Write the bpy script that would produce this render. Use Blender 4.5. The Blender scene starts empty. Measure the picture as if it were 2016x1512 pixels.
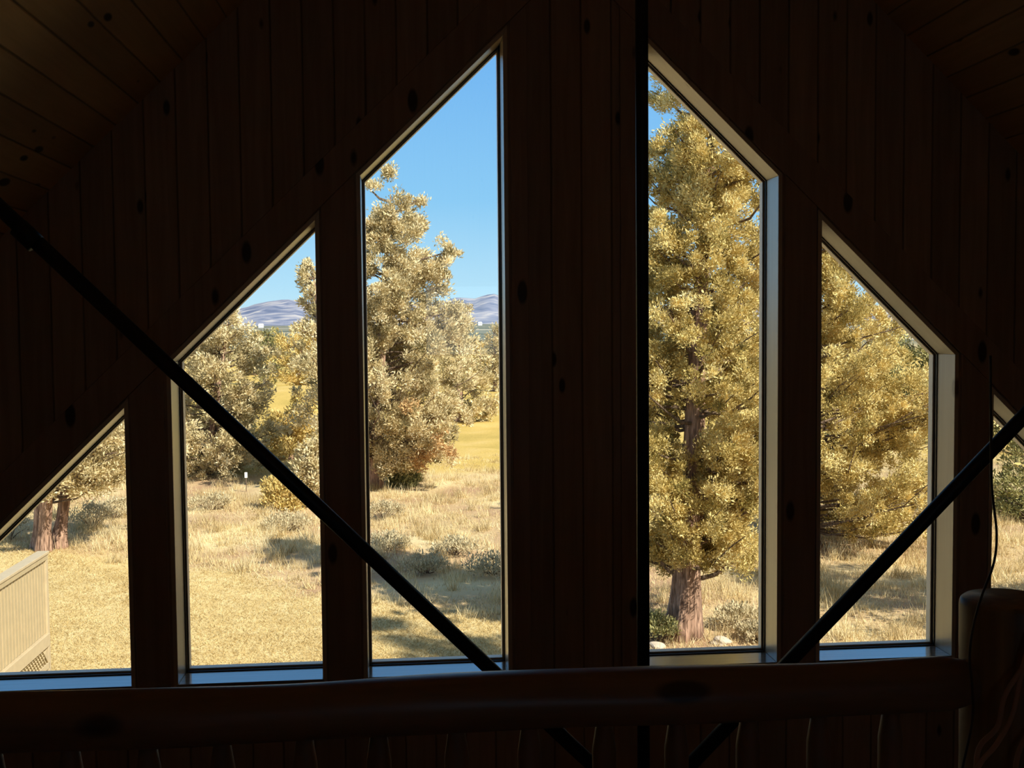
import bpy, bmesh, math
import numpy as np
from mathutils import Vector, Matrix

rng = np.random.default_rng(7)
col = bpy.context.scene.collection
PI = math.pi
EYE = np.array([0.0, 0.0, 5.2])          # eye of the viewer; outside ground is z = 0, loft floor z = 3.6
F = 2200.0
YAW, PITCH, ROLL = 0.0920537817, -0.0523311418, -0.0087302149
D = 5.5                                   # interior face of the gable wall
X0 = 0.8218                               # ridge line
M = 0.9727                                # roof slope
ZW = 5.2 + 1.74555                        # apex of the line of the window tops
ZS = 5.2 - 1.73564                        # window sills
ZR = ZW + 1.345                           # underside of the ridge
LOFT = 3.6
HALL = 0.85

# ------------------------------------------------------------------ camera
cyw, syw = math.cos(YAW), math.sin(YAW)
fwd = np.array([syw * math.cos(PITCH), cyw * math.cos(PITCH), math.sin(PITCH)])
rgt = np.array([cyw, -syw, 0.0])
upv = np.cross(rgt, fwd)
r2 = rgt * math.cos(ROLL) + upv * math.sin(ROLL)
u2 = -rgt * math.sin(ROLL) + upv * math.cos(ROLL)
cd = bpy.data.cameras.new('camera')
cam = bpy.data.objects.new('camera', cd)
col.objects.link(cam)
mw = Matrix.Identity(4)
for i in range(3):
    mw[i][0], mw[i][1], mw[i][2], mw[i][3] = r2[i], u2[i], -fwd[i], EYE[i]
cam.matrix_world = mw
cd.sensor_width = 36.0
cd.lens = F / 2016.0 * 36.0
cd.clip_start = 0.05
cd.clip_end = 30000.0
bpy.context.scene.camera = cam


def at(px, py, Y):
    d = fwd + r2 * ((px - 1008.0) / F) - u2 * ((py - 756.0) / F)
    return EYE + d * (Y / d[1])


# ------------------------------------------------------------------ helpers
def link(name, me, mat=None, parent=None):
    o = bpy.data.objects.new(name, me)
    col.objects.link(o)
    if mat is not None and me is not None:
        me.materials.append(mat)
    if parent is not None:
        o.parent = parent
        o.matrix_parent_inverse = Matrix.Translation(-Vector(parent.location))
    return o


def empty(name, loc, label=None, cat=None, group=None, kind=None):
    o = bpy.data.objects.new(name, None)
    o.location = Vector([float(v) for v in loc])
    o.empty_display_size = 0.2
    col.objects.link(o)
    return tag(o, label, cat, group, kind)


def tag(o, label=None, cat=None, group=None, kind=None):
    for k, v in (('label', label), ('category', cat), ('group', group), ('kind', kind)):
        if v:
            o[k] = v
    return o


class MB:
    def __init__(self):
        self.v, self.f = [], []

    def add(self, vs, fs):
        n = len(self.v)
        self.v += [tuple(float(c) for c in p) for p in vs]
        self.f += [tuple(i + n for i in f) for f in fs]
        return self

    def box(self, x0, x1, y0, y1, z0, z1):
        return self.add([(x0, y0, z0), (x1, y0, z0), (x1, y1, z0), (x0, y1, z0),
                         (x0, y0, z1), (x1, y0, z1), (x1, y1, z1), (x0, y1, z1)],
                        [(0, 3, 2, 1), (4, 5, 6, 7), (0, 1, 5, 4), (1, 2, 6, 5), (2, 3, 7, 6), (3, 0, 4, 7)])

    def prism(self, poly, y0, y1):
        """poly of (x, z), counter-clockwise seen from -Y, extruded in Y"""
        n = len(poly)
        vs = [(x, y0, z) for x, z in poly] + [(x, y1, z) for x, z in poly]
        fs = [tuple(range(n)), tuple(range(2 * n - 1, n - 1, -1))]
        fs += [((i + 1) % n, i, i + n, (i + 1) % n + n) for i in range(n)]
        return self.add(vs, fs)

    def ring(self, outer, inner, y0, y1, skip=()):
        n = len(outer)
        for i in range(n):
            if i in skip:
                continue
            j = (i + 1) % n
            self.prism([outer[i], outer[j], inner[j], inner[i]], y0, y1)
        return self

    def bar(self, a, b, w, h, up=(0, 0, 1)):
        a, b, up = np.array(a, float), np.array(b, float), np.array(up, float)
        d = (b - a) / np.linalg.norm(b - a)
        s = np.cross(d, up); s /= np.linalg.norm(s)
        t = np.cross(s, d)
        vs = []
        for p in (a, b):
            for q, r in ((-1, -1), (1, -1), (1, 1), (-1, 1)):
                vs.append(p + s * q * w / 2 + t * r * h / 2)
        return self.add(vs, [(0, 3, 2, 1), (4, 5, 6, 7), (0, 1, 5, 4), (1, 2, 6, 5), (2, 3, 7, 6), (3, 0, 4, 7)])

    def tube(self, pts, rad, sides=12, rfun=None):
        pts = np.array(pts, float)
        n = len(pts)
        rad = np.full(n, rad) if np.isscalar(rad) else np.array(rad, float)
        tan = np.gradient(pts, axis=0)
        tan /= np.linalg.norm(tan, axis=1)[:, None]
        ref = np.array([0, 0, 1.0]) if abs(tan[0][2]) < .9 else np.array([0, 1.0, 0])
        vs = []
        for i in range(n):
            s = np.cross(tan[i], ref); s /= np.linalg.norm(s)
            t = np.cross(s, tan[i])
            for k in range(sides):
                a = 2 * PI * k / sides
                r = rad[i] * (rfun(i, a) if rfun else 1.0)
                vs.append(pts[i] + (s * math.cos(a) + t * math.sin(a)) * r)
        fs = []
        for i in range(n - 1):
            for k in range(sides):
                k2 = (k + 1) % sides
                fs.append((i * sides + k, i * sides + k2, (i + 1) * sides + k2, (i + 1) * sides + k))
        fs.append(tuple(range(sides - 1, -1, -1)))
        fs.append(tuple(range((n - 1) * sides, n * sides)))
        return self.add(vs, fs)

    def build(self, name, mat, parent=None, smooth=False, bevel=0):
        me = bpy.data.meshes.new(name)
        me.from_pydata(self.v, [], self.f)
        bm = bmesh.new(); bm.from_mesh(me)
        bmesh.ops.recalc_face_normals(bm, faces=bm.faces)
        bm.to_mesh(me); bm.free()
        if smooth:
            me.polygons.foreach_set('use_smooth', [True] * len(me.polygons))
        o = link(name, me, mat, parent)
        if bevel:
            b = o.modifiers.new('bevel', 'BEVEL'); b.width = bevel; b.segments = 2; b.limit_method = 'ANGLE'
        return o


def leaf_mesh(name, V, nper, tint, mat, parent=None):
    """V (N, nper, 3): N small polygons of nper corners, tint (N,) a random number of each"""
    N = len(V)
    me = bpy.data.meshes.new(name)
    me.vertices.add(N * nper)
    me.vertices.foreach_set('co', V.reshape(-1).astype(np.float32))
    me.loops.add(N * nper)
    me.loops.foreach_set('vertex_index', np.arange(N * nper, dtype=np.int32))
    me.polygons.add(N)
    me.polygons.foreach_set('loop_start', np.arange(0, N * nper, nper, dtype=np.int32))
    me.update(calc_edges=True)
    at_ = me.attributes.new('tint', 'FLOAT', 'POINT')
    at_.data.foreach_set('value', np.repeat(tint, nper).astype(np.float32))
    return link(name, me, mat, parent)


# ------------------------------------------------------------------ materials
def new_mat(name):
    m = bpy.data.materials.new(name)
    m.use_nodes = True
    nt = m.node_tree
    b = nt.nodes['Principled BSDF']
    return m, nt, b


def node(nt, typ, **kw):
    n = nt.nodes.new(typ)
    for k, v in kw.items():
        if k.startswith('i_'):
            n.inputs[int(k[2:])].default_value = v
        else:
            setattr(n, k, v)
    return n


def mathn(nt, op, a, b=None, c=None, clamp=False):
    n = nt.nodes.new('ShaderNodeMath'); n.operation = op; n.use_clamp = clamp
    for i, v in enumerate((a, b, c)):
        if v is None:
            continue
        if isinstance(v, (int, float)):
            n.inputs[i].default_value = v
        else:
            nt.links.new(v, n.inputs[i])
    return n.outputs[0]


def ramp(nt, fac, stops):
    n = nt.nodes.new('ShaderNodeValToRGB')
    el = n.color_ramp.elements
    while len(el) < len(stops):
        el.new(0.5)
    for e, (p, c) in zip(el, stops):
        e.position = p
        e.color = (c[0], c[1], c[2], 1)
    nt.links.new(fac, n.inputs[0])
    return n.outputs[0]


def mixc(nt, fac, a, b, blend='MIX'):
    n = nt.nodes.new('ShaderNodeMix'); n.data_type = 'RGBA'; n.blend_type = blend
    for sock, v in ((n.inputs[0], fac), (n.inputs[6], a), (n.inputs[7], b)):
        if isinstance(v, (int, float)):
            sock.default_value = v
        elif isinstance(v, tuple):
            sock.default_value = (v[0], v[1], v[2], 1)
        else:
            nt.links.new(v, sock)
    return n.outputs[2]


def plain(name, c, rough=.5, metal=0.0, spec=.5):
    m, nt, b = new_mat(name)
    tc = node(nt, 'ShaderNodeTexCoord')
    no = node(nt, 'ShaderNodeTexNoise'); no.inputs['Scale'].default_value = 9; no.inputs['Detail'].default_value = 5
    nt.links.new(tc.outputs['Object'], no.inputs['Vector'])
    k = mathn(nt, 'MULTIPLY_ADD', no.outputs[0], .3, .85)
    c_ = mixc(nt, 1.0, c, k, 'MULTIPLY')
    nt.links.new(c_, b.inputs['Base Color'])
    b.inputs['Roughness'].default_value = rough
    b.inputs['Metallic'].default_value = metal
    b.inputs['Specular IOR Level'].default_value = spec
    return m


def wood(name, light, dark, across='X', along='Z', board=0.0, rough=.45, knots=.6, knot_col=(.03, .015, .008), kscale=7.0, off=0.0):
    """knotty boards: 'board' is the width of one board in metres along axis 'across' (0: one plain piece)"""
    m, nt, b = new_mat(name)
    tc = node(nt, 'ShaderNodeTexCoord')
    sx = node(nt, 'ShaderNodeSeparateXYZ'); nt.links.new(tc.outputs['Object'], sx.inputs[0])
    ax = {'X': 0, 'Y': 1, 'Z': 2}
    a, l = sx.outputs[ax[across]], sx.outputs[ax[along]]
    o3 = sx.outputs[3 - ax[across] - ax[along]]
    idx = None
    if board:
        u = mathn(nt, 'DIVIDE', mathn(nt, 'ADD', a, off), board)
        idx = mathn(nt, 'FLOOR', u)
        fr = mathn(nt, 'FRACT', u)
        edge = mathn(nt, 'ABSOLUTE', mathn(nt, 'SUBTRACT', fr, .5))
        groove = mathn(nt, 'MULTIPLY', mathn(nt, 'SUBTRACT', edge, .455), 22.0, clamp=True)
        wn = node(nt, 'ShaderNodeTexWhiteNoise', noise_dimensions='1D'); nt.links.new(idx, wn.inputs['W'])
        l = mathn(nt, 'ADD', l, mathn(nt, 'MULTIPLY', wn.outputs[0], 37.0))
    cx = node(nt, 'ShaderNodeCombineXYZ')
    nt.links.new(mathn(nt, 'MULTIPLY', a, 28.0), cx.inputs[0])
    nt.links.new(mathn(nt, 'MULTIPLY', o3, 28.0), cx.inputs[1])
    nt.links.new(mathn(nt, 'MULTIPLY', l, 1.6), cx.inputs[2])
    g = node(nt, 'ShaderNodeTexNoise'); g.inputs['Scale'].default_value = 1.0; g.inputs['Detail'].default_value = 6
    g.inputs['Distortion'].default_value = .6
    nt.links.new(cx.outputs[0], g.inputs['Vector'])
    c = ramp(nt, g.outputs[0], [(.3, dark), (.7, light)])
    if board:
        t = mathn(nt, 'MULTIPLY_ADD', wn.outputs[0], .28, .86)
        c = mixc(nt, 1.0, c, t, 'MULTIPLY')
    if knots:
        ck = node(nt, 'ShaderNodeCombineXYZ')
        nt.links.new(mathn(nt, 'MULTIPLY', a, kscale), ck.inputs[0])
        nt.links.new(mathn(nt, 'MULTIPLY', o3, kscale), ck.inputs[1])
        nt.links.new(mathn(nt, 'MULTIPLY', l, kscale * .42), ck.inputs[2])
        v = node(nt, 'ShaderNodeTexVoronoi'); v.inputs['Scale'].default_value = 1.0
        nt.links.new(ck.outputs[0], v.inputs['Vector'])
        sc = node(nt, 'ShaderNodeSeparateColor'); nt.links.new(v.outputs['Color'], sc.inputs[0])
        exist = mathn(nt, 'LESS_THAN', sc.outputs[0], knots)
        size = mathn(nt, 'MULTIPLY_ADD', sc.outputs[1], .10, .08)
        k = mathn(nt, 'DIVIDE', mathn(nt, 'SUBTRACT', size, v.outputs['Distance']), .05, clamp=True)
        k = mathn(nt, 'MULTIPLY', mathn(nt, 'MULTIPLY', k, exist), .9)
        c = mixc(nt, k, c, knot_col)
    if board:
        c = mixc(nt, mathn(nt, 'MULTIPLY', groove, .62), c, tuple(x * .18 for x in dark))
        bp = node(nt, 'ShaderNodeBump'); bp.inputs['Strength'].default_value = .6; bp.inputs['Distance'].default_value = .01
        nt.links.new(mathn(nt, 'SUBTRACT', 1.0, groove), bp.inputs['Height'])
        nt.links.new(bp.outputs[0], b.inputs['Normal'])
    nt.links.new(c, b.inputs['Base Color'])
    b.inputs['Roughness'].default_value = rough
    return m


WALL_L, WALL_D = (.60, .41, .26), (.47, .30, .18)
M_wall = wood('pine_wall_boards', WALL_L, WALL_D, 'X', 'Z', .15, .5, .5, off=.04)
M_side = wood('pine_side_boards', WALL_L, WALL_D, 'Y', 'Z', .15, .5, .5)
M_ceil = wood('pine_ceiling_boards', (.92, .59, .26), (.80, .48, .19), 'X', 'Y', .105, .5, .9, kscale=6.5)
M_floor = wood('pine_floor_boards', (.62, .42, .24), (.5, .32, .17), 'X', 'Y', .13, .4, .4)
M_trim = wood('pine_trim', (.57, .38, .245), (.46, .29, .18), 'X', 'Z', 0, .5, .75, kscale=6.0)
M_jamb = wood('pine_jamb', (.90, .76, .54), (.84, .69, .47), 'X', 'Z', 0, .45, .18, knot_col=(.25, .13, .06), kscale=5.0)
M_sill = wood('varnished_sill', (.46, .36, .26), (.38, .28, .19), 'Z', 'X', 0, .2, .2, knot_col=(.15, .08, .04), kscale=5.0)
M_sill.node_tree.nodes['Principled BSDF'].inputs['Coat Weight'].default_value = 1.0
M_sill.node_tree.nodes['Principled BSDF'].inputs['Coat Roughness'].default_value = .12
M_sill.node_tree.nodes['Principled BSDF'].inputs['Specular IOR Level'].default_value = .8
for m_, cr_ in ((M_jamb, .3),):
    b_ = m_.node_tree.nodes['Principled BSDF']
    b_.inputs['Coat Weight'].default_value = 1.0; b_.inputs['Coat Roughness'].default_value = .3
    b_.inputs['Specular IOR Level'].default_value = .8
M_log = wood('varnished_log', (.34, .20, .11), (.22, .125, .065), 'Z', 'X', 0, .36, .5, kscale=6.0)
M_bal = wood('peeled_baluster', (.34, .20, .11), (.22, .125, .065), 'X', 'Z', 0, .5, .2, kscale=6.0)
M_post = wood('varnished_post', (.40, .26, .12), (.17, .10, .045), 'X', 'Z', 0, .4, .3, kscale=6.0)
M_steel = plain('black_steel', (.012, .013, .016), .42, 0.0, .4)
M_sash = plain('bronze_sash', (.045, .03, .025), .4)
M_bead = plain('tan_bead', (.72, .58, .42), .4)
M_deck = plain('tan_deck_paint', (.46, .37, .22), .55)
M_deckl = plain('light_deck_paint', (.52, .42, .265), .55)
M_cord = plain('brown_cord', (.05, .03, .02), .6)
M_rope = plain('brown_rope', (.50, .31, .20), .9)
M_white = plain('white_paint', (.85, .85, .83), .5)
M_roof = plain('grey_roof', (.3, .3, .32), .7)
M_stone = plain('pale_stone', (.55, .46, .36), .85)


def glass_mat():
    m = bpy.data.materials.new('window_glass'); m.use_nodes = True
    nt = m.node_tree; nt.nodes.clear()
    out = node(nt, 'ShaderNodeOutputMaterial')
    tr = node(nt, 'ShaderNodeBsdfTransparent'); tr.inputs[0].default_value = (.97, .98, .97, 1)
    gl = node(nt, 'ShaderNodeBsdfGlossy'); gl.inputs['Roughness'].default_value = 0.0
    fr = node(nt, 'ShaderNodeFresnel'); fr.inputs['IOR'].default_value = 1.45
    mx = node(nt, 'ShaderNodeMixShader')
    nt.links.new(fr.outputs[0], mx.inputs[0]); nt.links.new(tr.outputs[0], mx.inputs[1]); nt.links.new(gl.outputs[0], mx.inputs[2])
    nt.links.new(mx.outputs[0], out.inputs[0])
    return m


M_glass = glass_mat()


def leafy(name, dark, mid, light, patch=None, transl=.22):
    m = bpy.data.materials.new(name); m.use_nodes = True
    nt = m.node_tree; nt.nodes.clear()
    out = node(nt, 'ShaderNodeOutputMaterial')
    a = node(nt, 'ShaderNodeAttribute'); a.attribute_name = 'tint'
    c = ramp(nt, a.outputs['Fac'], [(0, dark), (.5, mid), (1, light)])
    df = node(nt, 'ShaderNodeBsdfDiffuse'); tl = node(nt, 'ShaderNodeBsdfTranslucent')
    nt.links.new(c, df.inputs[0]); nt.links.new(c, tl.inputs[0])
    mx = node(nt, 'ShaderNodeMixShader'); mx.inputs[0].default_value = transl
    nt.links.new(df.outputs[0], mx.inputs[1]); nt.links.new(tl.outputs[0], mx.inputs[2])
    nt.links.new(mx.outputs[0], out.inputs[0])
    return m


M_fy = leafy('golden_juniper_leaves', (.26, .205, .06), (.74, .59, .235), (.99, .86, .46))
M_fg = leafy('greyish_juniper_leaves', (.25, .21, .10), (.72, .60, .34), (.98, .86, .58))
M_fo = leafy('ochre_juniper_leaves', (.28, .21, .06), (.70, .54, .20), (.92, .74, .36))
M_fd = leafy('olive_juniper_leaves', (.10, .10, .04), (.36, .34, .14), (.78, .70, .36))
M_dead = leafy('dead_juniper_leaves', (.42, .26, .12), (.70, .46, .22), (.84, .64, .36))
M_sage = leafy('sagebrush_leaves', (.28, .23, .13), (.60, .51, .32), (.84, .73, .48))
M_lawn = leafy('lawn_blades', (.38, .27, .11), (.60, .46, .215), (.78, .66, .37), transl=.3)
M_wild = leafy('dry_grass_blades', (.38, .27, .12), (.74, .60, .33), (.94, .83, .54), transl=.3)


def bark(name, c1, c2):
    m, nt, b = new_mat(name)
    tc = node(nt, 'ShaderNodeTexCoord')
    mp = node(nt, 'ShaderNodeMapping'); mp.inputs['Scale'].default_value = (26, 26, 3.2)
    nt.links.new(tc.outputs['Object'], mp.inputs[0])
    n = node(nt, 'ShaderNodeTexNoise'); n.inputs['Scale'].default_value = 1; n.inputs['Detail'].default_value = 8
    n.inputs['Distortion'].default_value = .8
    nt.links.new(mp.outputs[0], n.inputs['Vector'])
    c = ramp(nt, n.outputs[0], [(.35, c1), (.65, c2)])
    nt.links.new(c, b.inputs['Base Color'])
    b.inputs['Roughness'].default_value = .95
    bp = node(nt, 'ShaderNodeBump'); bp.inputs['Strength'].default_value = .9; bp.inputs['Distance'].default_value = .03
    nt.links.new(n.outputs[0], bp.inputs['Height']); nt.links.new(bp.outputs[0], b.inputs['Normal'])
    return m


M_bark = bark('juniper_bark', (.12, .065, .04), (.52, .33, .23))
M_twig = bark('juniper_branch_bark', (.07, .045, .03), (.26, .18, .12))


# ------------------------------------------------------------------ ground
def hump(x, y, cx, cy, sx, sy):
    return np.exp(-((x - cx) / sx) ** 2 - ((y - cy) / sy) ** 2)


def gz(x, y):
    x = np.asarray(x, float); y = np.asarray(y, float)
    z = np.interp(np.log(np.maximum(y, 1)), np.log([1, 40, 55, 70, 100, 150, 400, 1500, 3000, 7000, 12000]),
                  [0, 0, .2, .45, .55, .8, 1.6, 5.0, 9, 16, 22])
    z = z + 1.5 * hump(x, y, -6.5, 64, 8, 9)
    w = np.clip((y - 19) / 6, 0, 1) * np.clip((60 - y) / 15, 0, 1)
    z = z + w * (.07 * np.sin(x * .9 + 1.3 * np.sin(y * .4)) * np.sin(y * .7 + x * .3) + .05 * np.sin(x * 2.1 + y * 1.7))
    return z


def ground_at(px, py):
    Y = 12.0
    while Y < 300:
        p = at(px, py, Y)
        if p[2] <= gz(p[0], p[1]):
            return np.array([p[0], p[1], float(gz(p[0], p[1]))])
        Y += .05
    return p


def ground_mat():
    m, nt, b = new_mat('dry_ground')
    tc = node(nt, 'ShaderNodeTexCoord')
    sx = node(nt, 'ShaderNodeSeparateXYZ'); nt.links.new(tc.outputs['Object'], sx.inputs[0])

    def noise(s, d=6, dist=0):
        n = node(nt, 'ShaderNodeTexNoise'); n.inputs['Scale'].default_value = s; n.inputs['Detail'].default_value = d
        n.inputs['Distortion'].default_value = dist
        nt.links.new(tc.outputs['Object'], n.inputs['Vector'])
        return n.outputs[0]
    n1, n2, n3, n4 = noise(.35), noise(2.2), noise(.012, 8), noise(9)
    lawn = ramp(nt, n2, [(.3, (.56, .41, .18)), (.7, (.71, .57, .30))])
    wild = ramp(nt, n1, [(.38, (.42, .27, .17)), (.50, (.56, .41, .23)), (.66, (.74, .61, .35))])
    wild = mixc(nt, mathn(nt, 'MULTIPLY', n4, .35), wild, (.42, .30, .15))
    fair = ramp(nt, n1, [(.3, (.42, .31, .09)), (.5, (.54, .385, .12)), (.7, (.62, .45, .18))])
    far = ramp(nt, n3, [(.40, (.10, .12, .10)), (.56, (.20, .21, .17)), (.64, (.50, .44, .34))])
    y = sx.outputs[1]
    yj = mathn(nt, 'ADD', y, mathn(nt, 'MULTIPLY', n1, 6.0))
    # lawn where y < line(x)
    ln = mathn(nt, 'SUBTRACT', mathn(nt, 'MULTIPLY_ADD', sx.outputs[0], -.78, 20.6), y)
    ln = mathn(nt, 'ADD', ln, mathn(nt, 'MULTIPLY', mathn(nt, 'SUBTRACT', n1, .5), 5.0))
    isl = mathn(nt, 'MULTIPLY_ADD', ln, .9, .5, clamp=True)
    c = mixc(nt, isl, wild, lawn)
    isf = mathn(nt, 'MULTIPLY', mathn(nt, 'SUBTRACT', yj, 41.5), .5, clamp=True)
    c = mixc(nt, isf, c, fair)
    isd = mathn(nt, 'MULTIPLY', mathn(nt, 'SUBTRACT', y, 130.0), .01, clamp=True)
    c = mixc(nt, isd, c, far)
    nt.links.new(c, b.inputs['Base Color'])
    b.inputs['Roughness'].default_value = 1.0
    b.inputs['Specular IOR Level'].default_value = 0.0
    bp = node(nt, 'ShaderNodeBump'); bp.inputs['Strength'].default_value = .5; bp.inputs['Distance'].default_value = .05
    nt.links.new(n4, bp.inputs['Height']); nt.links.new(bp.outputs[0], b.inputs['Normal'])
    return m


def build_ground():
    ys = np.concatenate([np.arange(-14, 16, 2.0), np.arange(16, 46, .4), np.arange(46, 110, 1.0), np.geomspace(110, 12000, 60)])
    us = np.linspace(-1, 1, 181)
    vs = []
    for y in ys:
        half = 26 + abs(y) * 1.0
        x = us * half
        vs.append(np.stack([x, np.full_like(x, y), gz(x, max(y, 1))], -1))
    n = len(us)
    vs = np.concatenate(vs)
    fs = [(i * n + k, i * n + k + 1, (i + 1) * n + k + 1, (i + 1) * n + k) for i in range(len(ys) - 1) for k in range(n - 1)]
    me = bpy.data.meshes.new('ground')
    me.from_pydata(vs.tolist(), [], fs)
    me.polygons.foreach_set('use_smooth', [True] * len(me.polygons))
    o = link('ground', me, ground_mat())
    tag(o, kind='structure')


build_ground()


# ------------------------------------------------------------------ mountains
def build_hills(name, Y, ridge, seed, depth):
    """ridge: silhouette as (px, py) looked up at distance Y; a rounded massif with gullies behind that skyline"""
    P = [at(px, py, Y) for px, py in ridge]
    rx = np.array([p[0] for p in P]); rz = np.array([p[2] for p in P])
    r = np.random.default_rng(seed)
    nx, ny = 220, 60
    xs = np.linspace(rx[0], rx[-1], nx)
    top = np.interp(xs, rx, rz)
    ph = r.uniform(0, 6, 12)
    fr = r.uniform(1, 9, 12) * 2 * PI / (rx[-1] - rx[0]) * 4
    for i in range(12):
        top = top + (rz.max() * .012) * np.sin(xs * fr[i] + ph[i])
    vs = []
    for j in range(ny):
        t = j / (ny - 1) * 1.5
        prof = math.sin(min(t, 1.0) * PI / 2) ** 1.3 if t < 1 else max(0.0, 1 - (t - 1) * 1.2)
        y = Y - depth + depth * t
        g = np.zeros(nx)
        for i in range(8):
            g += np.sin(xs * fr[i] * 3 + ph[i] + 2.0 * math.sin(t * 5 + ph[i])) * .5
        z = 14 + (top - 14) * prof * (1 + .035 * g * (1 - abs(2 * min(t, 1) - 1)))
        vs.append(np.stack([xs * (y / Y), np.full(nx, y), z], -1))
    vs = np.concatenate(vs)
    fs = [(i * nx + k, i * nx + k + 1, (i + 1) * nx + k + 1, (i + 1) * nx + k) for i in range(ny - 1) for k in range(nx - 1)]
    me = bpy.data.meshes.new(name)
    me.from_pydata(vs.tolist(), [], fs)
    me.polygons.foreach_set('use_smooth', [True] * len(me.polygons))
    m, nt, b = new_mat(name + '_hazed_rock')
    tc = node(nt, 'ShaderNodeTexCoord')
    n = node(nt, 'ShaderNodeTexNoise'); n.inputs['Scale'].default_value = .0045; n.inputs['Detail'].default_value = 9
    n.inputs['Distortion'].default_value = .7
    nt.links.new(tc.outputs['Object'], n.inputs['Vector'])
    c = ramp(nt, n.outputs[0], [(.38, (.13, .16, .25)), (.5, (.24, .26, .34)), (.62, (.44, .42, .43))])  # bluish distance haze is put into the rock colour itself
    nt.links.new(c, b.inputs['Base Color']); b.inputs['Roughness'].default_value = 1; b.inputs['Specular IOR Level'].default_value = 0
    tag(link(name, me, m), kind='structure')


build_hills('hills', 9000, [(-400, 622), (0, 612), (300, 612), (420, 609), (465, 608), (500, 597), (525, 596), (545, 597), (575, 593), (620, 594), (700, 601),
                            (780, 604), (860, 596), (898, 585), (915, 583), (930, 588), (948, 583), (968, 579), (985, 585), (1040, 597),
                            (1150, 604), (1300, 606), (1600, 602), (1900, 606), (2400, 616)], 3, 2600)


# ------------------------------------------------------------------ trees
def unit(v):
    return v / np.maximum(np.linalg.norm(v, axis=-1, keepdims=True), 1e-9)


def sprigs(C, R, n, L, r, up=.7, out=None, squash=1.0):
    """n sprigs on each clump (centres C, radii R): narrow bent leaves pointing out and up"""
    K = len(C)
    d = unit(r.normal(size=(K, n, 3)))
    q = C[:, None] + d * (R[:, None, None] * r.uniform(.15, 1.05, (K, n, 1))) * np.array([1, 1, squash])
    ax = .75 * d + np.array([0, 0, up]) + .6 * r.normal(size=(K, n, 3))
    if out is not None:
        ax = ax + out[:, None] * .7
    ax = unit(ax).reshape(-1, 3)
    q = q.reshape(-1, 3)
    sd = unit(np.cross(ax, r.normal(size=ax.shape)))
    nn = np.cross(ax, sd)
    l = L * r.uniform(.6, 1.35, (len(q), 1))
    w = l * .19
    V = np.stack([q, q + ax * l * .45 + sd * w + nn * w * .4, q + ax * l, q + ax * l * .45 - sd * w + nn * w * .4], 1)
    return V


class Tree:
    pass


def trunk_mesh(base, path, rad, seed, flare=.5, sides=28):
    r = np.random.default_rng(seed)
    ph = r.uniform(0, 6, 6)
    n = len(path)

    def rf(i, a):
        s = 1 + .10 * math.sin(5 * a + ph[0] + i * .25) + .07 * math.sin(9 * a + ph[1] - i * .2) + .05 * math.sin(14 * a + ph[2] + i * .6)
        f = max(0, 1 - i / (n * .16)) ** 2
        return s * (1 + flare * f * (1 + .4 * math.sin(4 * a + ph[3])))
    return MB().tube(path, rad, sides, rf)


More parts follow.
